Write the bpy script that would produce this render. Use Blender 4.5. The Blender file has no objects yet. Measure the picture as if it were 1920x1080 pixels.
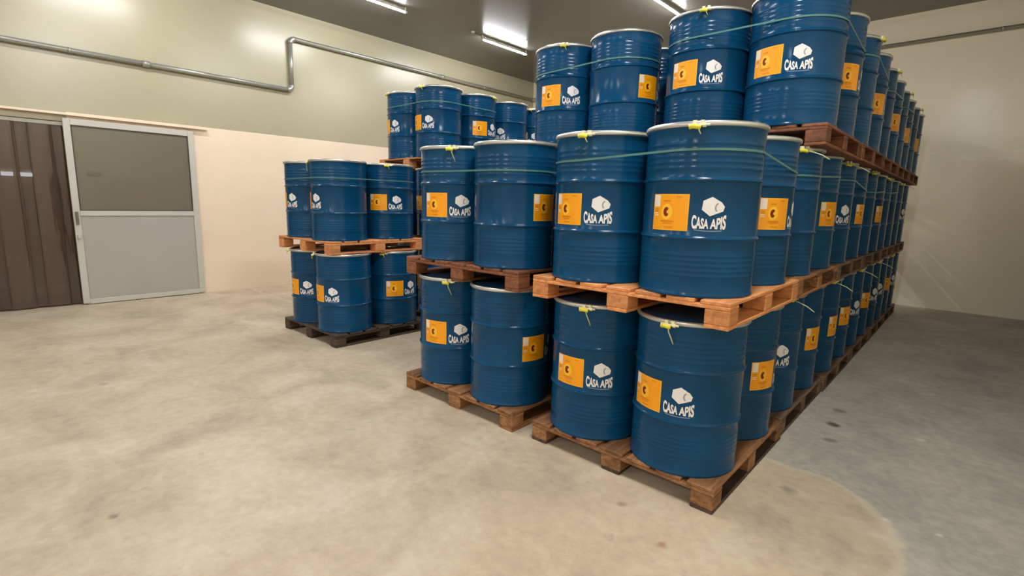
import bpy, bmesh, math, random
from mathutils import Vector, Matrix

S = bpy.context.scene
COL = S.collection
PI = math.pi
rnd = random.Random(7)

# ------------------------------------------------------------------ camera
cam_d = bpy.data.cameras.new('camera'); cam = bpy.data.objects.new('camera', cam_d); COL.objects.link(cam)
cam_d.sensor_fit = 'HORIZONTAL'; cam_d.sensor_width = 36.0; cam_d.lens = 949.38 / 1920 * 36.0
cam_d.clip_start = 0.05; cam_d.clip_end = 100
_r = Vector((0.73656, 0.67596, 0.02366)); _u = Vector((-0.12914, 0.10621, 0.98592)); _f = Vector((-0.66393, 0.72924, -0.16553))
cam.matrix_world = Matrix(((_r.x, _u.x, -_f.x, 0.80963), (_r.y, _u.y, -_f.y, -2.43526), (_r.z, _u.z, -_f.z, 1.53941), (0, 0, 0, 1)))
S.camera = cam

# ------------------------------------------------------------------ world, exposure
W = bpy.data.worlds.new('world'); S.world = W; W.use_nodes = True
W.node_tree.nodes['Background'].inputs[0].default_value = (0.02, 0.02, 0.02, 1)
S.view_settings.view_transform = 'Standard'; S.view_settings.look = 'None'
S.view_settings.gamma = 1.0; S.view_settings.use_curve_mapping = False
S.view_settings.exposure = 0.0
TUBE_STRENGTH = 345.0
TUBE_COLOUR = (0.98, 0.985, 1.0)

# ------------------------------------------------------------------ materials
def lin(r, g, b):
    f = lambda c: (c / 255 / 12.92) if c / 255 <= 0.04045 else ((c / 255 + 0.055) / 1.055) ** 2.4
    return (f(r), f(g), f(b), 1)

def mat(name, colour, rough=0.5, metal=0.0, coat=0.0, spec=0.5):
    m = bpy.data.materials.new(name); m.use_nodes = True
    b = m.node_tree.nodes['Principled BSDF']
    b.inputs['Base Color'].default_value = colour; b.inputs['Roughness'].default_value = rough
    b.inputs['Metallic'].default_value = metal; b.inputs['Coat Weight'].default_value = coat
    b.inputs['Specular IOR Level'].default_value = spec
    return m

def nodes(m):
    nt = m.node_tree
    return nt, nt.nodes['Principled BSDF'], lambda t, **k: _mk(nt, t, k)
def _mk(nt, t, k):
    n = nt.nodes.new(t)
    for a, v in k.items(): setattr(n, a, v)
    return n

def mixcol(nt, fac, a, b, blend='MIX'):
    n = nt.nodes.new('ShaderNodeMix'); n.data_type = 'RGBA'; n.blend_type = blend
    for i, v in ((0, fac), (6, a), (7, b)):
        if hasattr(v, 'is_linked'): nt.links.new(v, n.inputs[i])
        else: n.inputs[i].default_value = v
    return n.outputs[2]

def noise(nt, vec, scale, detail=4, rough=0.55, dist=0.0):
    n = nt.nodes.new('ShaderNodeTexNoise'); n.inputs['Scale'].default_value = scale; n.inputs['Detail'].default_value = detail
    n.inputs['Roughness'].default_value = rough; n.inputs['Distortion'].default_value = dist
    nt.links.new(vec, n.inputs['Vector']); return n.outputs['Fac']

def ramp(nt, fac, stops):
    n = nt.nodes.new('ShaderNodeValToRGB'); e = n.color_ramp.elements
    while len(e) < len(stops): e.new(0.5)
    for el, (p, c) in zip(e, stops): el.position = p; el.color = c if len(c) == 4 else (*c, 1)
    nt.links.new(fac, n.inputs[0]); return n.outputs[0]

def bump(nt, b, h, strength, dist=0.01):
    n = nt.nodes.new('ShaderNodeBump'); n.inputs['Strength'].default_value = strength; n.inputs['Distance'].default_value = dist
    nt.links.new(h, n.inputs['Height']); nt.links.new(n.outputs[0], b.inputs['Normal'])

def mapping(nt, src, scale=(1, 1, 1), loc=(0, 0, 0)):
    n = nt.nodes.new('ShaderNodeMapping'); n.inputs['Scale'].default_value = scale; n.inputs['Location'].default_value = loc
    nt.links.new(src, n.inputs['Vector']); return n.outputs[0]

def make_concrete():
    m = mat('concrete_floor', lin(190, 175, 150), 0.55)
    nt, b, N = nodes(m)
    pos = N('ShaderNodeNewGeometry').outputs['Position']
    big = noise(nt, pos, 0.55, 3, 0.5)
    mid = noise(nt, pos, 1.7, 6, 0.60, 0.5)
    fine = noise(nt, pos, 14, 6, 0.7)
    c = ramp(nt, mid, [(0.30, lin(166, 151, 131)), (0.5, lin(194, 177, 153)), (0.70, lin(211, 196, 174))])
    c = mixcol(nt, ramp(nt, big, [(0.40, (0, 0, 0)), (0.75, (0.7, 0.7, 0.7))]), c, lin(202, 181, 156))
    c = mixcol(nt, 0.20, c, ramp(nt, fine, [(0.3, (0.25, 0.23, 0.2)), (0.65, (0.85, 0.83, 0.78))]), 'OVERLAY')
    # small dark spots of old dirt
    spots = noise(nt, mapping(nt, pos, (1, 1, 1), (3.1, 7.7, 0)), 7.0, 3, 0.5)
    c = mixcol(nt, ramp(nt, spots, [(0.66, (0, 0, 0)), (0.78, (0.4, 0.4, 0.4))]), c, lin(120, 108, 94))
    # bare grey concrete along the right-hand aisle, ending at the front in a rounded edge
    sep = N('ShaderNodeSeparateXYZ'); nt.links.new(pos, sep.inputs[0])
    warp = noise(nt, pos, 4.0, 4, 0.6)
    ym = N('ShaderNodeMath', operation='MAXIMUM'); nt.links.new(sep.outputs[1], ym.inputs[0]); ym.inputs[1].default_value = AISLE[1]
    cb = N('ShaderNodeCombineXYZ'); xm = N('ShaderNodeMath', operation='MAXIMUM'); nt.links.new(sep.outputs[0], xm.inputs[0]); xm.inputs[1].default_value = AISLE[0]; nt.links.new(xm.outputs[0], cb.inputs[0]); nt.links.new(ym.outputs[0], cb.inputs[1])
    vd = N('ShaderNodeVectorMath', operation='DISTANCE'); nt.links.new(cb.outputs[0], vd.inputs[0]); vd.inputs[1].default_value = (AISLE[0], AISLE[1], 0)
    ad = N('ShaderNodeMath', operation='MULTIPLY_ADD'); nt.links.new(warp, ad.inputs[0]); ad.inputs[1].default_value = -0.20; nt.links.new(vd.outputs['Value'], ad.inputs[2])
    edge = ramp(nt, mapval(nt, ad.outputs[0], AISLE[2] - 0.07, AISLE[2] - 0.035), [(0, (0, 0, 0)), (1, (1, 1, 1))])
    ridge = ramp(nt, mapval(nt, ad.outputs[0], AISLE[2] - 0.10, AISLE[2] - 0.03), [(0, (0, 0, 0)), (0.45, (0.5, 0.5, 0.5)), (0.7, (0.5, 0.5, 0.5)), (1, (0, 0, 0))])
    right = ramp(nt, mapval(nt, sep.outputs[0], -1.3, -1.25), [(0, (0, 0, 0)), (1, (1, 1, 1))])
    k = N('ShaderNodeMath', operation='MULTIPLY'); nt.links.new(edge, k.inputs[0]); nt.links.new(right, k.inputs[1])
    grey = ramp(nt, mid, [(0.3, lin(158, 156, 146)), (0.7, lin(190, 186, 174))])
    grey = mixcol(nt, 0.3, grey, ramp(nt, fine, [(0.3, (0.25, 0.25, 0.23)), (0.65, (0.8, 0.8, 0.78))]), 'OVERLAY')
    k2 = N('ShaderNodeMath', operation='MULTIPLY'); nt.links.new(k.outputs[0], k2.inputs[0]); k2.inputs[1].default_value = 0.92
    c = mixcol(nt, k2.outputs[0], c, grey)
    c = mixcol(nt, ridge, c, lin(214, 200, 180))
    # stains
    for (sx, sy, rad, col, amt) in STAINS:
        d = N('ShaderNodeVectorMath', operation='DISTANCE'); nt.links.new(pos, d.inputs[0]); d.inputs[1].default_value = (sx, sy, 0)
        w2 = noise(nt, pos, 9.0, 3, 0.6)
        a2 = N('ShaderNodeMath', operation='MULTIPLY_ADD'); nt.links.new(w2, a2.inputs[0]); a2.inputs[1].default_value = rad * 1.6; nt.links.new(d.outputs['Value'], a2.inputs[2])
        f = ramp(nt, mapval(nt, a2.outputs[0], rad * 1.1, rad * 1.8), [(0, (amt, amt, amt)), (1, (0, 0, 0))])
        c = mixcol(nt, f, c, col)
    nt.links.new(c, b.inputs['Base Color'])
    nt.links.new(ramp(nt, mid, [(0.3, (0.62,) * 3), (0.7, (0.48,) * 3)]), b.inputs['Roughness'])
    bump(nt, b, fine, 0.12, 0.004)
    return m

def mapval(nt, v, a, b2):
    n = nt.nodes.new('ShaderNodeMapRange'); n.inputs['From Min'].default_value = a; n.inputs['From Max'].default_value = b2
    nt.links.new(v, n.inputs['Value']); return n.outputs[0]

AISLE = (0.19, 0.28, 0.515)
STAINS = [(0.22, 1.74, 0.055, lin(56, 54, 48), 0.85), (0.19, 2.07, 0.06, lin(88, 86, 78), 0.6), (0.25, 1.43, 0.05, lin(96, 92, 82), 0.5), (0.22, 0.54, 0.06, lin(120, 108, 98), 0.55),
          (-0.08, -0.39, 0.035, lin(150, 84, 56), 0.6), (-0.38, -0.24, 0.04, lin(130, 104, 84), 0.6), (0.70, 1.89, 0.035, lin(225, 220, 205), 0.8), (0.65, 0.59, 0.03, lin(225, 215, 195), 0.7),
          (0.86, 0.63, 0.02, lin(225, 215, 195), 0.8), (-2.09, -2.07, 0.03, lin(100, 92, 80), 0.6)]

def make_paint(name, col, rough, vary=0.05, nscale=0.8):
    m = mat(name, col, rough)
    nt, b, N = nodes(m)
    pos = N('ShaderNodeNewGeometry').outputs['Position']
    n = noise(nt, pos, nscale, 4)
    dark = tuple(x * (1 - vary) for x in col[:3]) + (1,); light = tuple(min(1, x * (1 + vary)) for x in col[:3]) + (1,)
    nt.links.new(ramp(nt, n, [(0.3, dark), (0.7, light)]), b.inputs['Base Color'])
    return m

def make_back_wall():
    m = make_paint('wall_back_paint', lin(240, 230, 204), 0.22)
    nt, b, N = nodes(m)
    pos = N('ShaderNodeNewGeometry').outputs['Position']; sep = N('ShaderNodeSeparateXYZ'); nt.links.new(pos, sep.inputs[0])
    old = b.inputs['Base Color'].links[0].from_socket
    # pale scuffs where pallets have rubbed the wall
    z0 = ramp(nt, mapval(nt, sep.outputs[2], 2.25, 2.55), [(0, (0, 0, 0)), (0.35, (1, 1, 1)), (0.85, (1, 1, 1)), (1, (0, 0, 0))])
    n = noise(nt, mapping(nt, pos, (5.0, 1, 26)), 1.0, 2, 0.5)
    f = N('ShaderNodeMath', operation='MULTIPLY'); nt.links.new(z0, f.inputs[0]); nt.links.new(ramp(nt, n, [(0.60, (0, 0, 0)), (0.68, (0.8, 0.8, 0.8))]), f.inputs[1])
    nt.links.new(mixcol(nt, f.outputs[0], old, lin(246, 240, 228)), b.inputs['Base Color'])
    return m

def make_wood(name, dark, light, rough=0.7, dirt=0.25):
    m = mat(name, light, rough)
    nt, b, N = nodes(m)
    tc = N('ShaderNodeTexCoord'); info = N('ShaderNodeObjectInfo')
    add = N('ShaderNodeVectorMath', operation='ADD'); nt.links.new(tc.outputs['Object'], add.inputs[0])
    sc = N('ShaderNodeVectorMath', operation='SCALE'); nt.links.new(info.outputs['Random'], sc.inputs['Scale']); sc.inputs[0].default_value = (37.0, 11.0, 23.0)
    nt.links.new(sc.outputs[0], add.inputs[1])
    grain = noise(nt, mapping(nt, add.outputs[0], (26, 3.0, 40)), 1.0, 6, 0.65, 0.6)
    blot = noise(nt, add.outputs[0], 5.0, 3)
    c = ramp(nt, grain, [(0.30, dark), (0.62, light)])
    c = mixcol(nt, ramp(nt, blot, [(0.45, (0, 0, 0)), (0.75, (dirt,) * 3)]), c, tuple(x * 0.35 for x in dark[:3]) + (1,))
    hsv = N('ShaderNodeHueSaturation'); nt.links.new(c, hsv.inputs['Color'])
    mr = mapval(nt, info.outputs['Random'], 0, 1); mr.node.inputs['To Min'].default_value = 0.75; mr.node.inputs['To Max'].default_value = 1.15
    nt.links.new(mr, hsv.inputs['Value']); nt.links.new(hsv.outputs[0], b.inputs['Base Color'])
    bump(nt, b, grain, 0.25, 0.004)
    return m

def make_drum_paint():
    m = mat('drum_blue_paint', lin(16, 74, 112), 0.18, coat=0.0, spec=0.22)
    nt, b, N = nodes(m)
    b.inputs['Coat Roughness'].default_value = 0.08
    tc = N('ShaderNodeTexCoord'); info = N('ShaderNodeObjectInfo')
    n = noise(nt, tc.outputs['Object'], 3.0, 4)
    c = ramp(nt, n, [(0.3, lin(10, 63, 99)), (0.7, lin(14, 75, 116))])
    hsv = N('ShaderNodeHueSaturation'); nt.links.new(c, hsv.inputs['Color'])
    mr = mapval(nt, info.outputs['Random'], 0, 1); mr.node.inputs['To Min'].default_value = 0.9; mr.node.inputs['To Max'].default_value = 1.08
    nt.links.new(mr, hsv.inputs['Value']); nt.links.new(hsv.outputs[0], b.inputs['Base Color'])
    return m

def make_emit(name, colour, strength):
    m = bpy.data.materials.new(name); m.use_nodes = True; nt = m.node_tree; nt.nodes.clear()
    e = nt.nodes.new('ShaderNodeEmission'); e.inputs[0].default_value = (*colour, 1); e.inputs[1].default_value = strength
    o = nt.nodes.new('ShaderNodeOutputMaterial'); nt.links.new(e.outputs[0], o.inputs[0]); return m

def make_strip():
    m = mat('pvc_strip', lin(86, 66, 55), 0.07, spec=0.8)
    nt, b, N = nodes(m)
    b.inputs['Alpha'].default_value = 0.78
    pos = N('ShaderNodeNewGeometry').outputs['Position']
    n = noise(nt, mapping(nt, pos, (2, 5, 0.9)), 1.0, 4)
    nt.links.new(ramp(nt, n, [(0.35, lin(84, 66, 55)), (0.7, lin(90, 71, 58))]), b.inputs['Base Color'])
    bump(nt, b, noise(nt, mapping(nt, pos, (2, 6, 1.0)), 1.3, 2), 0.16, 0.03)
    return m

M = {
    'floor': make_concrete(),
    'wall_up': make_paint('wall_upper_paint', lin(172, 165, 138), 0.28),
    'wall_low': make_paint('wall_lower_paint', lin(238, 218, 194), 0.34),
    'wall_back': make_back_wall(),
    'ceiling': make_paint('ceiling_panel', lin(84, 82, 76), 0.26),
    'blue': make_drum_paint(),
    'steel': mat('ring_steel', lin(205, 204, 198), 0.34, 0.8),
    'lid': mat('lid_blue', lin(22, 70, 105), 0.4),
    'label_y': make_paint('label_yellow', lin(255, 164, 0), 0.4, 0.05, 6),
    'label_hi': mat('label_border', lin(255, 182, 30), 0.4),
    'label_w': mat('label_white', lin(240, 225, 205), 0.45),
    'label_t': mat('label_print', lin(205, 120, 10), 0.45),
    'label_r': mat('label_red', lin(130, 20, 8), 0.45),
    'label_c': mat('label_disc', lin(255, 196, 40), 0.45),
    'logo_w': mat('logo_white', lin(236, 234, 232), 0.42),
    'logo_g': mat('logo_grey', lin(150, 150, 155), 0.45),
    'logo_b': mat('logo_pale_blue', lin(140, 160, 190), 0.45),
    'yellow_tag': mat('seal_yellow', lin(225, 214, 60), 0.45),
    'cream_bolt': mat('bolt_cream', lin(235, 230, 190), 0.4, 0.2),
    'tie': mat('tie_pale', lin(196, 204, 150), 0.4),
    'strap': mat('strap_green', lin(80, 128, 120), 0.35),
    'alu': make_paint('aluminium_frame', lin(192, 190, 180), 0.38, 0.03, 3),
    'alu_panel': make_paint('aluminium_panel', lin(168, 164, 156), 0.42, 0.05, 1.2),
    'pane': mat('tinted_pane', lin(116, 110, 94), 0.14),
    'dark_plate': mat('dark_plate', lin(104, 98, 80), 0.4),
    'rubber': mat('rubber_seal', lin(60, 58, 52), 0.6),
    'strip': make_strip(),
    'corridor': make_paint('corridor_wall', lin(112, 88, 72), 0.6),
    'pipe': mat('pipe_galvanised', lin(160, 160, 152), 0.36, 0.5),
    'tube': make_emit('tube_glow', TUBE_COLOUR, TUBE_STRENGTH),
    'wall_glow': make_emit('wall_lamp_glow', (0.85, 0.9, 1.0), 9.0),
    'fixture': mat('fixture_white', lin(225, 222, 212), 0.4),
    'cable': mat('cable_dark', lin(70, 66, 60), 0.6),
    'wood_new': make_wood('wood_new', lin(196, 118, 66), lin(236, 164, 104), dirt=0.15),
    'wood_mid': make_wood('wood_mid', lin(104, 66, 38), lin(176, 124, 78), dirt=0.55),
    'wood_old': make_wood('wood_old', lin(78, 56, 40), lin(138, 106, 80), dirt=0.6),
    'wood_red': make_wood('wood_red', lin(96, 56, 34), lin(150, 92, 60), dirt=0.4),
    'wood_dirty': make_wood('wood_dirty', lin(46, 36, 28), lin(92, 74, 58), dirt=0.6),
}

# ------------------------------------------------------------------ helpers
def link(name, me, parent=None, loc=(0, 0, 0), rot=(0, 0, 0)):
    o = bpy.data.objects.new(name, me); COL.objects.link(o); o.parent = parent; o.location = loc; o.rotation_euler = rot
    return o
def tag(o, label, cat, group=None):
    o['label'] = label; o['category'] = cat
    if group: o['group'] = group
    return o
def struct(o): o['kind'] = 'structure'; return o
def finish(bm, name, mats, smooth=False):
    me = bpy.data.meshes.new(name); bm.to_mesh(me); bm.free()
    for m in (mats if isinstance(mats, (list, tuple)) else [mats]): me.materials.append(M[m])
    if smooth:
        for p in me.polygons: p.use_smooth = True
    return me
def add_box(bm, c, s):
    v = [bm.verts.new((c[0] + dx * s[0] / 2, c[1] + dy * s[1] / 2, c[2] + dz * s[2] / 2)) for dz in (-1, 1) for dy in (-1, 1) for dx in (-1, 1)]
    fs = [bm.faces.new([v[i] for i in q]) for q in ((0, 2, 3, 1), (4, 5, 7, 6), (0, 1, 5, 4), (1, 3, 7, 5), (3, 2, 6, 7), (2, 0, 4, 6))]
    return v, fs
def box_mesh(name, size, m, bevel=0.0):
    bm = bmesh.new(); add_box(bm, (0, 0, 0), size)
    if bevel: bmesh.ops.bevel(bm, geom=bm.edges[:], offset=bevel, segments=1, affect='EDGES')
    return finish(bm, name, m)
def lathe(bm, prof, seg, close_start=False, close_end=False):
    rings = []
    for r, z in prof: rings.append([bm.verts.new((r * math.cos(2 * PI * k / seg), r * math.sin(2 * PI * k / seg), z)) for k in range(seg)])
    for a, b in zip(rings, rings[1:]):
        for k in range(seg): bm.faces.new((a[k], a[(k + 1) % seg], b[(k + 1) % seg], b[k]))
    if close_start: bm.faces.new(rings[0][::-1])
    if close_end: bm.faces.new(rings[-1])
    return rings
def tube_path(bm, pts, r, seg=12, caps=True):
    pts = [Vector(p) for p in pts]; rings = []
    prev = None
    for i, p in enumerate(pts):
        t = (pts[min(i + 1, len(pts) - 1)] - pts[max(i - 1, 0)]).normalized()
        if prev is None: n = t.orthogonal().normalized()
        else: n = (prev - t * prev.dot(t)).normalized()
        prev = n; b = t.cross(n)
        rings.append([bm.verts.new(p + (n * math.cos(2 * PI * k / seg) + b * math.sin(2 * PI * k / seg)) * r) for k in range(seg)])
    for a, b in zip(rings, rings[1:]):
        for k in range(seg): bm.faces.new((a[k], a[(k + 1) % seg], b[(k + 1) % seg], b[k]))
    if caps: bm.faces.new(rings[0][::-1]); bm.faces.new(rings[-1])

# ------------------------------------------------------------------ room shell
XW, YW, H = -8.25, 8.17, 4.646
XR, YF = 1.95, -13.0
OP0, OP1, OPZ = -3.62, -1.30, 2.46      # doorway in the left wall
WT = 0.16
WL_Y, WL_Z = -1.74, 1.81
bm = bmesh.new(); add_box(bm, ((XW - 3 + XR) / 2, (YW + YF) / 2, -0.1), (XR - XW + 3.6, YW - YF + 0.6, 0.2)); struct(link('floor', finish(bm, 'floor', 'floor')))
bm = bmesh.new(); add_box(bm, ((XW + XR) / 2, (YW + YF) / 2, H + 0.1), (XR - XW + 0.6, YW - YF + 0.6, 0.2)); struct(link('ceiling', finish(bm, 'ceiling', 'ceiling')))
bm = bmesh.new()
for (y0, y1, z0, z1) in ((YF, OP0, 0, H), (OP1, YW, 0, H), (OP0, OP1, OPZ, H)):
    add_box(bm, (XW - WT / 2, (y0 + y1) / 2, (z0 + z1) / 2), (WT, y1 - y0, z1 - z0))
wl = struct(link('wall_left', finish(bm, 'wall_left', 'wall_up')))
bm = bmesh.new(); add_box(bm, (XW + 0.004, (OP1 + YW) / 2, 2.585 / 2), (0.008, YW - OP1, 2.585)); link('lower_panel', finish(bm, 'lower_panel', 'wall_low'), wl)
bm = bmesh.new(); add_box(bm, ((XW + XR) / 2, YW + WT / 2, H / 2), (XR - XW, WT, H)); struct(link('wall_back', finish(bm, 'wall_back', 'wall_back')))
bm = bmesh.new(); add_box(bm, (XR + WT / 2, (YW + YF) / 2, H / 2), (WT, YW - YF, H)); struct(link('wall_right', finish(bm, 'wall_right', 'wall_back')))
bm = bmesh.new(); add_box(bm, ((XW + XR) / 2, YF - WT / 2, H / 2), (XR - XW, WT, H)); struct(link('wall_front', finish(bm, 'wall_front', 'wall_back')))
# corridor behind the doorway
bm = bmesh.new()
add_box(bm, (XW - 2.2, (OP0 + OP1) / 2, 1.4), (0.1, 4.6, 2.8)); add_box(bm, (XW - 1.15, OP0 - 1.0, 1.4), (2.0, 0.1, 2.8)); add_box(bm, (XW - 1.15, OP1 + 1.0, 1.4), (2.0, 0.1, 2.8)); add_box(bm, (XW - 1.2, (OP0 + OP1) / 2, 2.85), (2.1, 4.7, 0.1))
struct(link('wall_corridor', finish(bm, 'wall_corridor', 'corridor')))

# ------------------------------------------------------------------ sliding door
DY0, DY1, DZ = -1.352, 0.156, 2.50
door = struct(link('door_1', None, None, (XW + 0.035, (DY0 + DY1) / 2, 0))); door['label'] = 'grey aluminium sliding door with a tinted upper pane'
dw = DY1 - DY0
def door_part(name, y, z, sy, sz, sx, m, x=0.0, parent=None, bevel=0.004):
    o = Vector(parent.location) if parent else Vector()
    return link(name, box_mesh(name, (sx, sy, sz), m, bevel), parent or door, Vector((x, y, z)) - o)
st = 0.075
door_part('stile', -dw / 2 + st / 2, DZ / 2 + 0.01, st, DZ - 0.02, 0.045, 'alu')
door_part('stile', dw / 2 - st / 2, DZ / 2 + 0.01, st, DZ - 0.02, 0.045, 'alu')
door_part('top_rail', 0, DZ - 0.04, dw - 2 * st, 0.08, 0.043, 'alu')
door_part('middle_rail', 0, 1.262, dw - 2 * st, 0.07, 0.043, 'alu')
door_part('bottom_rail', 0, 0.045, dw - 2 * st, 0.07, 0.043, 'alu')
pane = door_part('pane', 0, (1.297 + DZ - 0.08) / 2, dw - 2 * st, DZ - 0.08 - 1.297, 0.012, 'pane', -0.004)
pane['label'] = 'tinted olive upper pane'
for (y, z, sy, sz) in ((0, 1.303, dw - 2 * st, 0.012), (0, DZ - 0.086, dw - 2 * st, 0.012), (-dw / 2 + st + 0.006, 1.86, 0.012, 1.1), (dw / 2 - st - 0.006, 1.86, 0.012, 1.1)):
    door_part('glazing_bead', y, z, sy, sz, 0.02, 'rubber', 0.004, pane, 0)
pl = door_part('dark_rectangle', -dw / 2 + 0.27, 1.80, 0.15, 0.06, 0.004, 'dark_plate', 0.004, pane, 0)  # small dark rectangle set on the upper pane
door_part('lower_panel', 0, (0.08 + 1.227) / 2, dw - 2 * st, 1.227 - 0.08, 0.014, 'alu_panel', 0.002)
lt = door_part('latch', -dw / 2 + 0.035, 1.20, 0.03, 0.17, 0.03, 'dark_plate', 0.035)
door_part('handle', -dw / 2 + 0.035, 0.95, 0.035, 0.05, 0.06, 'alu', 0.045)
# header track
bm = bmesh.new(); add_box(bm, (0, 0, 0), (0.08, 0.353 + 4.2, 0.028))
struct(link('trim_1', finish(bm, 'trim_1', 'wall_low'), None, (XW + 0.04, (0.353 - 4.2) / 2, 2.552)))
bm = bmesh.new(); add_box(bm, (0, 0, 0), (0.012, 0.06, 2.46)); struct(link('trim_2', finish(bm, 'trim_2', 'alu'), None, (XW + 0.006, OP0 - 0.03, 1.23)))

# wall lamp glowing in the room behind the curtain
lampw = tag(link('wall_lamp', None, None, (XW - 2.15, WL_Y, WL_Z)), 'small glowing lamp seen through the brown strip curtain', 'lamp')
link('housing', box_mesh('housing', (0.05, 0.52, 0.09), 'fixture', 0.006), lampw, (0.027, 0, 0.03))
bm = bmesh.new(); tube_path(bm, [(0.07, -0.23, -0.01), (0.07, 0.23, -0.01)], 0.03, 12); link('lamp_tube', finish(bm, 'lamp_tube', 'wall_glow', True), lampw)
for s_ in (-1, 1): link('end_cap', box_mesh('end_cap', (0.07, 0.02, 0.08), 'fixture', 0.004), lampw, (0.06, s_ * 0.245, -0.01))

# PVC strip curtain
cur = tag(link('strip_curtain', None, None, (XW - 0.06, OP0, 0)), 'brown translucent plastic strip curtain hanging in the doorway beside the sliding door', 'curtain')
link('hanging_rail', box_mesh('hanging_rail', (0.05, OP1 - OP0 - 0.02, 0.05), 'alu', 0.003), cur, (0, (OP1 - OP0) / 2, OPZ - 0.028))
nst = 13
for k in range(nst):
    bm = bmesh.new(); n, wd, nz = 6, 0.24, 14
    ph = rnd.uniform(0, 6); amp = rnd.uniform(0.004, 0.014)
    grid = []
    for iz in range(nz + 1):
        z = 0.02 + (OPZ - 0.075) * iz / nz; row = []
        for i in range(n + 1):
            t = i / n - 0.5
            row.append((0.02 * (1 - 4 * t * t) * (1 if k % 2 else -1) * 0.25 + amp * math.sin(z * 2.3 + ph + t * 2) * (1 - iz / nz), t * wd, z))
        grid.append(row)
    fv = [[bm.verts.new((x + 0.0015, y, z)) for x, y, z in r] for r in grid]; bv = [[bm.verts.new((x - 0.0015, y, z)) for x, y, z in r] for r in grid]
    for iz in range(nz):
        for i in range(n):
            bm.faces.new((fv[iz][i], fv[iz][i + 1], fv[iz + 1][i + 1], fv[iz + 1][i])); bm.faces.new((bv[iz][i], bv[iz + 1][i], bv[iz + 1][i + 1], bv[iz][i + 1]))
        bm.faces.new((fv[iz][0], fv[iz + 1][0], bv[iz + 1][0], bv[iz][0])); bm.faces.new((fv[iz][n], bv[iz][n], bv[iz + 1][n], fv[iz + 1][n]))
    link('strip', finish(bm, 'strip', 'strip', True), cur, (0.022 if k % 2 else -0.012, 0.10 + k * (OP1 - OP0 - 0.2) / (nst - 1), 0))

# ------------------------------------------------------------------ wall pipe
PR, PX, PY = 0.034, XW + 0.058, YW - 0.05
ZL, ZU, YJ = 3.36, 4.20, 1.72
pipe = tag(link('wall_pipe', None, None, (PX, YJ, ZL)), 'grey metal pipe run stepping up along the left and back walls', 'pipe')
def pp(name, pts, r, seg=14, m='pipe'):
    bm = bmesh.new(); tube_path(bm, [Vector(p) - Vector((PX, YJ, ZL)) for p in pts], r, seg)
    return link(name, finish(bm, name, m, True), pipe)
def arc(c, a, b, r, n=8):   # quarter bend from direction a to direction b around corner c
    c, a, b = Vector(c), Vector(a), Vector(b); o = c + a * r + b * r
    return [o - b * r * math.cos(t) - a * r * math.sin(t) for t in [PI / 2 * i / n for i in range(n + 1)]]
pp('pipe_segment', [(PX, -5.5, ZL), (PX, -0.40, ZL)], PR); pp('pipe_segment', [(PX, -0.40, ZL), (PX, YJ - 0.07, ZL)], PR)
pp('pipe_segment', [(PX, YJ, ZL + 0.07), (PX, YJ, ZU - 0.07)], PR); pp('pipe_segment', [(PX, YJ + 0.07, ZU), (PX, PY - 0.07, ZU)], PR)
pp('pipe_segment', [(PX + 0.07, PY, ZU), (XR - 0.05, PY, ZU)], PR * 0.8)
pp('elbow_fitting', arc((PX, YJ, ZL), (0, -1, 0), (0, 0, 1), 0.08), PR * 1.25)
pp('elbow_fitting', arc((PX, YJ, ZU), (0, 0, -1), (0, 1, 0), 0.08), PR * 1.25)
pp('elbow_fitting', arc((PX, PY, ZU), (0, -1, 0), (1, 0, 0), 0.08), PR * 1.25)
for y in (-0.37, -3.6): pp('coupling', [(PX, y - 0.045, ZL), (PX, y + 0.045, ZL)], PR * 1.3)
pp('coupling', [(PX, 5.0, ZU), (PX, 5.09, ZU)], PR * 1.3)
for (y, z) in ((-2.6, ZL), (-1.2, ZL), (1.1, ZL), (2.6, ZU), (4.1, ZU), (6.3, ZU)):
    pc = pp('pipe_clip', [(PX, y - 0.012, z), (PX, y + 0.012, z)], PR * 1.12)
for x in (-0.9, 0.7): pp('pipe_clip', [(x - 0.012, PY, ZU), (x + 0.012, PY, ZU)], PR * 0.95)

# ------------------------------------------------------------------ tube lights
TL = 1.30
def light_proto():
    # lower face of the tube glows, its upper half is an opaque housing
    def half(a0, a1, r, n=6):
        bm = bmesh.new(); ys = (-TL / 2 + 0.03, TL / 2 - 0.03)
        rows = [[bm.verts.new((r * math.cos(a0 + (a1 - a0) * i / n), y, r * math.sin(a0 + (a1 - a0) * i / n))) for i in range(n + 1)] for y in ys]
        for i in range(n): bm.faces.new((rows[0][i], rows[0][i + 1], rows[1][i + 1], rows[1][i]))
        bmesh.ops.recalc_face_normals(bm, faces=bm.faces[:]); return bm
    bm = half(PI, 2 * PI, 0.018)
    glow = finish(bm, 'lamp_tube', 'tube', True)
    bm = half(0, PI, 0.018); house = finish(bm, 'housing', 'fixture', True)
    bm = bmesh.new(); tube_path(bm, [(0, -0.02, 0), (0, 0.02, 0)], 0.019, 12); add_box(bm, (0, 0.008, 0.035), (0.018, 0.02, 0.07)); cap = finish(bm, 'end_holder', 'fixture')
    bm = bmesh.new(); lathe(bm, [(0.034, 0.0), (0.034, -0.012), (0.026, -0.024), (0.0, -0.028)], 14, True); rose = finish(bm, 'wiring_rose', 'fixture', True)
    bm = bmesh.new(); tube_path(bm, [(0, 0, 0), (0, 0.10, 0.0), (0, 0.2, -0.02), (0, 0.24, -0.05)], 0.005, 6); cab = finish(bm, 'cable', 'cable', True)
    return glow, cap, rose, cab, house
glow, cap, rose, cab, house = light_proto()
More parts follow.
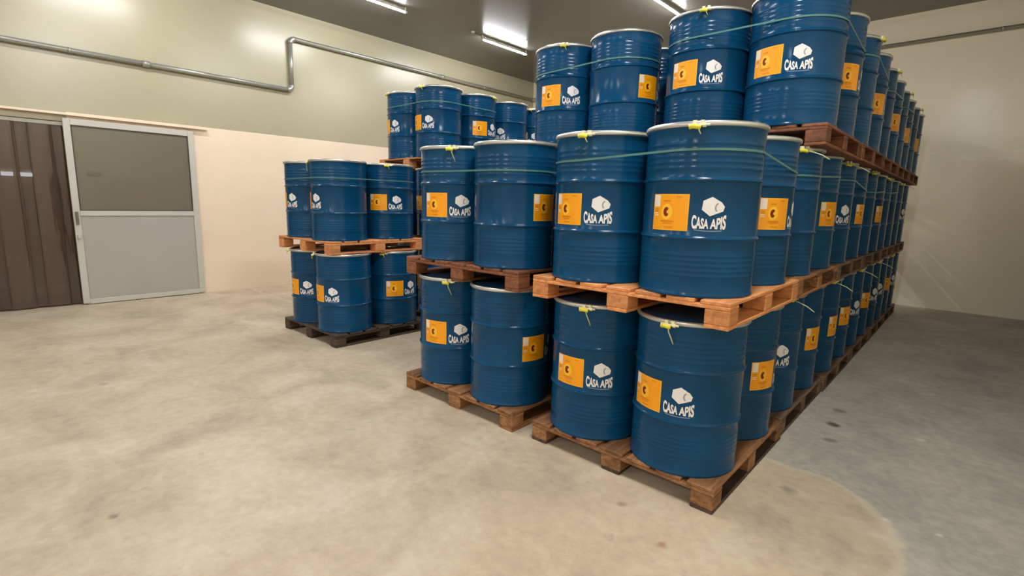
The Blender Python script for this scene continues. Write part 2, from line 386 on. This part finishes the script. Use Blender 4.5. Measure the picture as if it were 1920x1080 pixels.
def tube_light(x, y, label, added_tube=False):
    t = tag(link('tube_light', None, None, (x, y, H)), label, 'light', 'ceiling tube lights')
    link('lamp_tube', glow, t, (0, 0, -0.075)); link('housing', house, t, (0, 0, -0.075)); link('end_holder', cap, t, (0, -TL / 2 + 0.02, -0.075)); link('end_holder', cap, t, (0, TL / 2 - 0.02, -0.075), (0, 0, PI))
    if added_tube:      # second tube alongside, added only to brighten the front floor corner and aisle
        for c in list(t.children): c.location.x -= 0.045
        link('lamp_tube', glow, t, (0.045, 0, -0.075)); link('housing', house, t, (0.045, 0, -0.075))
        link('end_holder', cap, t, (0.045, -TL / 2 + 0.02, -0.075)); link('end_holder', cap, t, (0.045, TL / 2 - 0.02, -0.075), (0, 0, PI))
    link('wiring_rose', rose, t, (0, -TL / 2 - 0.22, 0)); link('cable', cab, t, (0, -TL / 2 - 0.22, -0.018))
LX = (-6.54, -3.16, 0.22)
for i, x in enumerate(LX):
    for k, y in enumerate((5.27, 2.27, -0.73, -3.73, -6.73, -9.73)):
        if (i == 2 and k < 2) or k == 3: continue
        if i == 0 and k == 0: lab = 'glowing white tube light on the ceiling near the far left corner, above the pipe'
        elif i == 0 and k == 1: lab = 'glowing white ceiling tube light cut by the top edge, nearest the left wall'
        elif i == 1 and k == 0: lab = 'glowing white ceiling tube light half hidden behind the top tier drums'
        else: lab = 'white ceiling tube light out of view behind the viewer'
        tube_light(x, y, lab, i == 2)

# ------------------------------------------------------------------ pallets
PH, HP = 0.134, 0.9692
_bx = {}
def wbox(name, size, m):
    k = (name, size, m)
    if k not in _bx: _bx[k] = box_mesh(name, size, m, 0.004)
    return _bx[k]
def pallet(x1, y0, z, wood, label, deck='y', wood2=None, rz=0.0, group=None):
    """x1: right edge, y0: front edge; 1.2 x 1.2 m"""
    L = 1.2; t = tag(link('wooden_pallet', None, None, (x1 - L / 2, y0 + L / 2, z), (0, 0, rz)), label, 'pallet', group)
    w2 = wood2 or wood
    tb, ts, tk = 0.02, 0.02, 0.02; hb = PH - tb - ts - tk
    for i, x in enumerate((-L / 2 + 0.06, 0, L / 2 - 0.06)):
        link('bottom_board', wbox('bottom_board', (0.12, L, tb), w2), t, (x, 0, tb / 2))
        for y in (-L / 2 + 0.06, 0, L / 2 - 0.06):
            link('block', wbox('block', (0.12 if i != 1 else 0.13, 0.12, hb), wood), t, (x, y, tb + hb / 2))
    for v in (-L / 2 + 0.06, 0, L / 2 - 0.06):
        if deck == 'y': link('stringer_board', wbox('stringer_board', (L, 0.12, ts), wood), t, (0, v, tb + hb + ts / 2))
        else: link('stringer_board', wbox('stringer_board', (L, 0.12, ts), wood), t, (v, 0, tb + hb + ts / 2), (0, 0, PI / 2))
    nb = 7
    for k in range(nb):
        v = -L / 2 + 0.0725 + k * (L - 0.145) / (nb - 1)
        link('deck_board', wbox('deck_board', (0.145, L, tk), wood), t, (v, 0, PH - tk / 2) if deck == 'y' else (0, v, PH - tk / 2), (0, 0, 0 if deck == 'y' else PI / 2))
    return t

# ------------------------------------------------------------------ drums
DH, RB = 0.835, 0.2865
def bead(zc, w, a, n=6):
    return [(RB + a * 0.5 * (1 + math.cos(PI * (2 * i / n - 1))), zc + w * (i / n - 0.5) * 2) for i in range(n + 1)]
prof = [(0.268, 0.012), (0.280, 0.010), (0.286, 0.0), (0.291, 0.0), (0.2915, 0.010), (0.289, 0.016), (RB, 0.022)]
for z in (0.105, 0.130, 0.155, 0.180, 0.205): prof += bead(z, 0.009, 0.0017, 4)
prof += bead(0.288, 0.014, 0.0095, 8)
prof += [(RB, 0.43)]
prof += bead(0.566, 0.014, 0.0095, 8)
for z in (0.622, 0.650, 0.678, 0.706, 0.734): prof += bead(z, 0.010, 0.0020, 4)
prof += [(RB, 0.800), (0.289, 0.806), (0.289, 0.815), (0.280, 0.817)]
bm = bmesh.new(); lathe(bm, prof, 56, True, False); body_me = finish(bm, 'body', 'blue', True)
bm = bmesh.new(); lathe(bm, [(0.2865, 0.818), (0.2865, 0.826), (0.282, 0.826), (0.276, 0.820), (0.262, 0.820), (0.256, 0.824), (0.12, 0.826), (0.06, 0.826)], 56, False, True); lid_me = finish(bm, 'lid', 'lid', True)
bm = bmesh.new(); lathe(bm, [(0.2870, 0.809), (0.2940, 0.810), (0.2980, 0.815), (0.2985, 0.822), (0.2965, 0.830), (0.2920, 0.8345), (0.2850, 0.8345), (0.2835, 0.828)], 56); ring_me = finish(bm, 'closing_ring', 'steel', True)
# clamp on the ring (at angle 0)
bm = bmesh.new()
for s in (-1, 1): add_box(bm, (0.304, s * 0.017, 0.820), (0.014, 0.018, 0.028))
tube_path(bm, [(0.310, -0.045, 0.812), (0.310, 0.050, 0.812)], 0.006, 8)
tube_path(bm, [(0.310, 0.018, 0.812), (0.310, 0.034, 0.812)], 0.011, 6)
clamp_me = finish(bm, 'clamp_bolt', 'cream_bolt')
bm = bmesh.new()
tube_path(bm, [(0.316, -0.040, 0.803), (0.320, -0.022, 0.806), (0.321, -0.004, 0.803), (0.317, 0.010, 0.800)], 0.011, 8); tag_me = finish(bm, 'seal_tag', 'yellow_tag', True)
def tail(pts, r=0.0030):
    bm = bmesh.new(); tube_path(bm, pts, r, 6); return finish(bm, 'tie_tail', 'tie', True)
tail_a = tail([(0.318, -0.004, 0.800), (0.322, 0.004, 0.775), (0.316, 0.016, 0.745), (0.308, 0.026, 0.715)])
tail_b = tail([(0.318, 0.010, 0.803), (0.345, 0.030, 0.795), (0.385, 0.060, 0.775), (0.425, 0.085, 0.745)], 0.0036)
tail_c = tail([(0.318, 0.000, 0.800), (0.324, 0.006, 0.785), (0.320, 0.014, 0.770)])

def wrap(bm, r):
    us = [v.co.x for v in bm.verts]; u0, u1 = min(us), max(us); n = max(1, int((u1 - u0) / 0.018))
    for i in range(1, n):
        bmesh.ops.bisect_plane(bm, geom=bm.verts[:] + bm.edges[:] + bm.faces[:], plane_co=(u0 + (u1 - u0) * i / n, 0, 0), plane_no=(1, 0, 0))
    for v in bm.verts:
        a = v.co.x / RB; rr = r + v.co.z
        v.co = Vector((rr * math.cos(a), rr * math.sin(a), v.co.y))
def poly(bm, pts, mi, layer=0.0):
    f = bm.faces.new([bm.verts.new((x, y, layer)) for x, y in pts]); f.material_index = mi
def rect(x0, x1, y0, y1): return [(x0, y0), (x1, y0), (x1, y1), (x0, y1)]
def ell(cx, cy, rx, ry, n=20, a0=0, a1=2 * PI): return [(cx + rx * math.cos(a0 + (a1 - a0) * i / n), cy + ry * math.sin(a0 + (a1 - a0) * i / n)) for i in range(n)]

# yellow label: u across, z up the drum
SW, SZ0, SZ1 = 0.098, 0.322, 0.498
bm = bmesh.new(); zc = (SZ0 + SZ1) / 2
poly(bm, rect(-SW, SW, SZ0, SZ1), 0, 0.0000)
poly(bm, rect(-SW + 0.006, SW - 0.006, SZ0 + 0.006, SZ1 - 0.006), 1, 0.0004)
poly(bm, rect(-SW + 0.006, -SW + 0.044, SZ1 - 0.062, SZ1 - 0.004), 2, 0.0008)
poly(bm, ell(-0.012, zc + 0.002, 0.032, 0.038, 24), 3, 0.0008)
# dark red emblem, open towards the right
em = ell(-0.014, zc + 0.002, 0.017, 0.023, 16, 0.9, 2 * PI - 0.9) + ell(-0.004, zc + 0.002, 0.009, 0.009, 8, 2 * PI - 1.2, 1.2)
poly(bm, em, 4, 0.0012)
for (x0, x1, y0, y1) in ((-0.030, 0.006, 0.052, 0.058), (0.036, 0.066, 0.072, 0.076), (-0.044, 0.030, -0.047, -0.040), (-0.030, 0.020, -0.056, -0.052), (-0.024, 0.024, -0.074, -0.070)):
    n = int((x1 - x0) / 0.008)
    for i in range(n): poly(bm, rect(x0 + (x1 - x0) * i / n, x0 + (x1 - x0) * (i + 0.7) / n, zc + y0, zc + y1), 5, 0.0012)
for i in range(4): poly(bm, rect(-SW + 0.010, -SW + 0.036, zc + 0.012 - i * 0.010, zc + 0.016 - i * 0.010), 6 if i < 2 else 2, 0.0008)
wrap(bm, RB + 0.0010); sticker_me = finish(bm, 'label_sticker', ['label_hi', 'label_y', 'label_w', 'label_c', 'label_r', 'label_t', 'label_t'])

# white logo with lettering, centred on its own u = 0
def text_mesh(s):
    cu = bpy.data.curves.new('txt', 'FONT'); cu.body = s; cu.offset = 0.04; cu.resolution_u = 3
    o = bpy.data.objects.new('txt', cu); COL.objects.link(o)
    bpy.context.view_layer.update()
    me = bpy.data.meshes.new_from_object(o.evaluated_get(bpy.context.evaluated_depsgraph_get()))
    bpy.data.objects.remove(o); bpy.data.curves.remove(cu)
    vs = [v.co.xy.copy() for v in me.vertices]; fs = [list(p.vertices) for p in me.polygons]; bpy.data.meshes.remove(me)
    x0, x1 = min(v.x for v in vs), max(v.x for v in vs); y0, y1 = min(v.y for v in vs), max(v.y for v in vs)
    return [((v.x - x0) / (x1 - x0), (v.y - y0) / (y1 - y0)) for v in vs], fs
bm = bmesh.new()
hexp = [(0.006, 0.487), (-0.034, 0.468), (-0.038, 0.426), (0.000, 0.396), (0.040, 0.412), (0.060, 0.420), (0.066, 0.442), (0.050, 0.462)]
poly(bm, hexp[::-1], 0, 0.0)
hi = [(x * 0.80 + 0.001, 0.441 + (y - 0.441) * 0.80) for x, y in hexp]
poly(bm, hi[::-1], 3, 0.0003)
# grey cell arc on the emblem
cx, cy = 0.040, 0.437
o_ = ell(cx, cy, 0.021, 0.024, 10, PI * 0.62, PI * 1.38); i_ = ell(cx + 0.003, cy, 0.017, 0.019, 10, PI * 0.62, PI * 1.38)
for a, b, c, d in zip(o_, o_[1:], i_[1:], i_): poly(bm, [a, b, c, d], 1, 0.0006)
def word(s, x0, x1, tall_left):
    vs, fs = text_mesh(s); out = []
    for u, v in vs:
        x = x0 + (x1 - x0) * u; e = (1 - u) if tall_left else u
        top = 0.381 + 0.026 * e ** 1.6; bot = 0.336 - 0.002 * e
        out.append(bm.verts.new((x, bot + (top - bot) * v, 0.0)))
    for f in fs:
        try: bm.faces.new([out[i] for i in f]).material_index = 0
        except ValueError: pass
word('CASA', -0.080, -0.003, True); word('APIS', 0.004, 0.078, False)
n = 22
for i in range(n):
    x = -0.066 + 0.128 * i / n; dz = -0.006 * (1 - (x / 0.075) ** 2)
    poly(bm, [(x, 0.329 + dz), (x + 0.0042, 0.329 + dz), (x + 0.0042, 0.334 + dz), (x, 0.334 + dz)], 2, 0.0)
for f in bm.faces:
    if f.normal.z < 0: f.normal_flip()
wrap(bm, RB + 0.0012); logo_me = finish(bm, 'logo_print', ['logo_w', 'logo_g', 'logo_b', 'logo_w'])
LOGO_A = math.radians(39)

def drum(x, y, z, ang, clamp, label, group='blue drums stacked on pallets', tl='a', detail=True):
    d = tag(link('steel_drum', None, None, (x, y, z), (0, 0, math.radians(ang))), label, 'drum', group)
    link('body', body_me, d); link('lid', lid_me, d)
    rg = link('closing_ring', ring_me, d, (0, 0, 0), (0, 0, math.radians(clamp - ang))); rg['label'] = 'galvanised closing ring'
    if detail:
        link('clamp_bolt', clamp_me, rg); link('seal_tag', tag_me, rg)
        if not (25 < clamp % 360 < 200): link('tie_tail', {'a': tail_a, 'b': tail_b, 'c': tail_c}[tl], rg)
    s = link('label_sticker', sticker_me, d); s['label'] = 'yellow square label with a dark red emblem'
    l = link('logo_print', logo_me, d, (0, 0, 0), (0, 0, LOGO_A)); l['label'] = 'white printed logo and lettering'
    return d

def strap(x0, x1, y0, y1, zs, label):
    """band round four drums; (x0,x1) column axes, (y0,y1) row axes; zs: heights at the four corners front-right, back-right, back-left, front-left"""
    bm = bmesh.new(); r = RB + 0.0045; path = []
    for (cx, cy, a0), z in zip(((x1, y0, -90), (x1, y1, 0), (x0, y1, 90), (x0, y0, 180)), zs):
        for i in range(11):
            a = math.radians(a0 + 9 * i); path.append((cx + r * math.cos(a), cy + r * math.sin(a), math.cos(a), math.sin(a), z))
    ox, oy, oz = path[0][:2] + (min(zs),)
    vs = [[bm.verts.new((x + nx * t - ox, y + ny * t - oy, z + h - oz)) for t, h in ((0, 0), (0.0012, 0), (0.0012, 0.011), (0, 0.011))] for x, y, nx, ny, z in path]
    for a, b in zip(vs, vs[1:] + vs[:1]):
        for i in range(4): bm.faces.new((a[i], b[i], b[(i + 1) % 4], a[(i + 1) % 4]))
    bmesh.ops.recalc_face_normals(bm, faces=bm.faces[:])
    return tag(link('plastic_strap', finish(bm, 'plastic_strap', 'strap'), None, (ox, oy, oz)), label, 'strap', 'green straps round the drums')

ORD = ['first', 'second', 'third', 'fourth', 'fifth', 'sixth', 'seventh', 'eighth', 'ninth', 'tenth', 'eleventh', 'twelfth']
TIER = {1: 'bottom', 2: 'middle', 3: 'top'}
HID = 'blue steel drum hidden inside the stacks behind the outer drums'
HIDG = 'drums hidden inside the stacks'

# ---- right-hand stack, three tiers, running back along the aisle
PA = 1.225
OFF = {1: (0.0, 0.0), 2: (0.010, -0.050), 3: (0.050, 0.0)}
ANG = {1: {0: (-113, -88, 'a'), 1: (-22, 60, 'a'), 2: (-78, -36, 'b'), 3: (-15, 100, 'a'), 4: (-8, -34, 'b'), 5: (-15, 120, 'a'), 6: (-60, -28, 'b'), 7: (-16, 90, 'c'), 8: (-60, -28, 'b'), 9: (-70, 120, 'a'), 10: (-20, -25, 'c'), 11: (-60, 90, 'a')},
       2: {0: (-97, -74, 'c'), 1: (-32, 70, 'a'), 2: (-150, -42, 'b'), 3: (-19, 90, 'a'), 4: (-64, -33, 'b'), 5: (-10, 110, 'a'), 6: (-130, -28, 'b'), 7: (-10, 80, 'a'), 8: (-120, -26, 'b'), 9: (-150, 100, 'a'), 10: (-100, -30, 'b'), 11: (-60, 90, 'a')},
       3: {2: (-109, 90, 'a'), 3: (-32, 60, 'a'), 4: (-120, -8, 'c'), 5: (-28, 80, 'a'), 6: (-140, -10, 'c'), 7: (-24, -70, 'a'), 8: (-130, -10, 'c'), 9: (-34, 100, 'a'), 10: (-120, -8, 'c'), 11: (-36, 90, 'a')}}
ANGL = {(1, 0): (-93, -72, 'a'), (2, 0): (-101, -78, 'c'), (3, 2): (-100, -74, 'c')}
def jit(t, j):
    r = random.Random(t * 31 + j); return (r.uniform(-0.012, 0.012), r.uniform(-0.008, 0.008)) if j > (0 if t < 3 else 1) else (0, 0)
for t in (1, 2, 3):
    for j in range(0 if t < 3 else 1, 6):
        ox, oy = OFF[t]; jx, jy = jit(t, j); ox += jx; oy += jy; y0 = j * PA + oy; z = (t - 1) * HP
        n = j if t < 3 else j - 1
        if t == 1: wood, w2, ad = ('wood_mid', 'wood_dirty', 'worn brown') if j == 0 else ('wood_old', 'wood_dirty', 'dirty brown')
        elif t == 2: wood, w2, ad = (('wood_new', None, 'pale orange') if j == 0 else ('wood_mid', None, 'reddish brown') if j == 1 else ('wood_old', None, 'brown'))
        else: wood, w2, ad = 'wood_red', None, 'dark brown'
        if j == 0: lab = {1: 'worn brown wooden pallet on the floor under the nearest drum corner', 2: 'pale orange wooden pallet jutting out at the nearest corner, under the middle tier'}[t]
        else: lab = '%s wooden pallet, %s from the front along the aisle, under the %s tier' % (ad, ORD[n], TIER[t])
        pallet(ox, y0, z, wood, lab, 'y', w2, 0, 'pallets of the right-hand stack')
        for m in (0, 1):
            k = 2 * j + m; a, c, tl = ANG[t][k]; n = k if t < 3 else k - 2
            lab = {(1, 0): 'blue steel drum at the nearest bottom corner, on the worn brown pallet', (2, 0): 'largest blue steel drum, nearest corner of the middle tier on the pale orange pallet',
                   (3, 2): 'blue steel drum at the right front corner of the top tier'}.get((t, k), 'blue steel drum, %s from the front along the aisle side of the %s tier' % (ORD[n], TIER[t]))
            drum(-0.3 + ox, y0 + 0.28 + 0.61 * m, z + PH, a, c, lab, tl=tl)
            if j < (1 if t < 3 else 2) or (t < 3 and j == 1):
                vis = (t, k) in ANGL; a, c, tl = ANGL.get((t, k), (20, 60, 'a'))
                lab = {(1, 0): 'blue steel drum second from the nearest bottom corner, left on the worn pallet', (2, 0): 'blue steel drum left on the pale orange pallet, strap crossing to its neighbour',
                       (3, 2): 'blue steel drum second from the right along the front of the top tier'}.get((t, k), HID)
                drum(-0.9 + ox, y0 + 0.28 + 0.61 * m, z + PH, a, c, lab, 'blue drums stacked on pallets' if vis else HIDG, tl, vis)
        if t > 1 and j < 5:
            zz = z + PH
            zs = (zz + 0.700, zz + 0.640, zz + 0.655, zz + 0.672) if (t, j) == (2, 0) else (zz + 0.640, zz + 0.60, zz + 0.62, zz + 0.640) if (t, j) == (3, 1) else tuple(zz + 0.62 + 0.03 * ((j + q) % 3) for q in range(4))
            strap(-0.9 + ox, -0.3 + ox, y0 + 0.28, y0 + 0.89, zs, 'green plastic strap round the %s tier drums, %s pallet from the front along the aisle' % (TIER[t], ORD[j if t < 3 else j - 1]))

# ---- middle stack
BX = {(1, 0): (-1.349, -0.03), (2, 0): (-1.329, -0.03), (1, 1): (-1.34, 1.22), (2, 1): (-1.33, 1.22), (3, 1): (-1.262, 1.235)}
BD = {(1, 0, 'r'): (-10, 60, 'a', 'blue steel drum right on the bottom middle pallet, yellow label on its shaded side'), (1, 0, 'l'): (-76, -53, 'a', 'blue steel drum left on the bottom middle pallet, logo facing forward'),
      (2, 0, 'r'): (-3, 90, 'a', 'blue steel drum with blank front, middle tier, left of the pale orange pallet'), (2, 0, 'l'): (-78, -51, 'a', 'blue steel drum at the left end of the front middle tier row'),
      (3, 1, 'r'): (-16, 90, 'a', 'blue steel drum third from the right along the front of the top tier'), (3, 1, 'l'): (-84, -59, 'c', 'blue steel drum fourth from the right along the front of the top tier')}
BW = {(1, 0): ('wood_mid', 'worn brown wooden pallet on the floor in the middle, yellowish block ends'), (2, 0): ('wood_red', 'dark brown wooden pallet under the middle tier, left of the pale orange one'),
      (1, 1): ('wood_old', 'brown wooden pallet on the floor hidden behind the front middle pallet'), (2, 1): ('wood_old', 'brown wooden pallet hidden behind the middle tier drums'), (3, 1): ('wood_red', 'dark wooden pallet under the top tier of the middle stack')}
for (t, j), (x1, y0) in BX.items():
    z = (t - 1) * HP
    pallet(x1, y0, z, BW[(t, j)][0], BW[(t, j)][1], 'y', None, 0, 'pallets of the middle stack')
    for c in ('r', 'l'):
        for m in (0, 1):
            vis = (t, j, c) in BD and m == 0
            a, cl, tl, lab = BD[(t, j, c)] if vis else (30, 80, 'a', HID)
            if (t, j, c, m) == (3, 1, 'r', 1): lab = 'blue steel drum peeping out behind the third top tier drum from the right'; vis = True
            drum(x1 - (0.3 if c == 'r' else 0.9), y0 + 0.285 + 0.61 * m, z + PH, a, cl, lab, 'blue drums stacked on pallets' if vis else HIDG, tl, vis)
    if (t, j) in ((2, 0), (3, 1)):
        zz = z + PH; s = (0.640, 0.62, 0.63, 0.645) if t == 2 else (0.615, 0.60, 0.6, 0.598)
        strap(x1 - 0.9, x1 - 0.3, y0 + 0.285, y0 + 0.895, [zz + q for q in s], 'green plastic strap round the %s tier drums of the middle stack' % TIER[t])

# ---- left-hand group
CX = {(1, 0): (-3.964, 0.106), (2, 0): (-4.018, 0.105), (1, 1): (-4.03, 1.50), (2, 1): (-4.04, 1.50), (3, 1): (-4.06, 1.515), (1, 2): (-4.03, 2.76), (2, 2): (-4.04, 2.76), (3, 2): (-4.06, 2.765)}
CD = {(1, 0, 'r', 0): (-95, -118, 'c', 'blue steel drum at the near corner of the low dark pallet on the left'), (1, 0, 'l', 0): (-92, -120, 'c', 'blue steel drum at the far left of the low dark pallet'),
      (1, 0, 'r', 1): (-27, -50, 'c', 'blue steel drum behind the near corner drum on the low dark pallet'),
      (2, 0, 'r', 0): (-122, -130, 'a', 'blue steel drum at the near corner of the orange pallet on the left'), (2, 0, 'l', 0): (-115, -150, 'c', 'leftmost blue steel drum of all, on the orange pallet at the left'),
      (2, 0, 'r', 1): (-55, -32, 'c', 'blue steel drum behind the near corner drum on the left orange pallet'),
      (1, 1, 'r', 0): (-100, -40, 'c', 'blue steel drum peeping out right of the low dark pallet, logo just visible'), (2, 1, 'r', 0): (-95, -60, 'c', 'blue steel drum sliver right of the left orange pallet in the middle tier'),
      (3, 1, 'r', 0): (-105, -78, 'c', 'blue steel drum at the near corner of the far left top tier'), (3, 1, 'l', 0): (-118, -100, 'c', 'leftmost blue steel drum of the far left top tier'),
      (3, 1, 'r', 1): (-28, 13, 'c', 'blue steel drum in the far left top tier with its yellow label facing forward'),
      (3, 2, 'r', 0): (-105, 90, 'c', 'plain dark blue steel drum near the right end of the far left top tier'), (3, 2, 'r', 1): (-90, -60, 'c', 'last blue steel drum of the far left top tier, beside the middle stack')}
CW = {(1, 0): ('wood_dirty', 'low nearly black wooden pallet on the floor at the left'), (2, 0): ('wood_new', 'bright orange wooden pallet between the two tiers of the left group'),
      (3, 1): ('wood_new', 'orange wooden pallet under the near corner of the far left top tier'), (1, 1): ('wood_old', 'brown floor pallet behind the low dark pallet'), (2, 1): ('wood_mid', 'brown wooden pallet behind the left orange pallet in the middle tier'),
      (1, 2): ('wood_old', 'brown floor pallet hidden at the back of the left group'), (2, 2): ('wood_old', 'brown wooden pallet hidden behind the left group middle tier'), (3, 2): ('wood_old', 'brown wooden pallet hidden under the back of the far left top tier')}
for (t, j), (x1, y0) in CX.items():
    z = (t - 1) * HP
    pallet(x1, y0, z, CW[(t, j)][0], CW[(t, j)][1], 'x', None, 0, 'pallets of the left-hand group')
    for c in ('r', 'l'):
        for m in (0, 1):
            vis = (t, j, c, m) in CD
            if not vis and j == 2 and c == 'l': continue
            a, cl, tl, lab = CD[(t, j, c, m)] if vis else (30, 80, 'a', HID)
            drum(x1 - (0.3 if c == 'r' else 0.9), y0 + 0.285 + 0.615 * m, z + PH, a, cl, lab, 'blue drums stacked on pallets' if vis else HIDG, tl, vis)
    if (t, j) in ((2, 0), (3, 1)):
        zz = z + PH; s = (0.640, 0.64, 0.64, 0.635)
        strap(x1 - 0.9, x1 - 0.3, y0 + 0.285, y0 + 0.90, [zz + q for q in s], 'green plastic strap round the %s drums of the left-hand group' % ('middle tier' if t == 2 else 'top tier'))
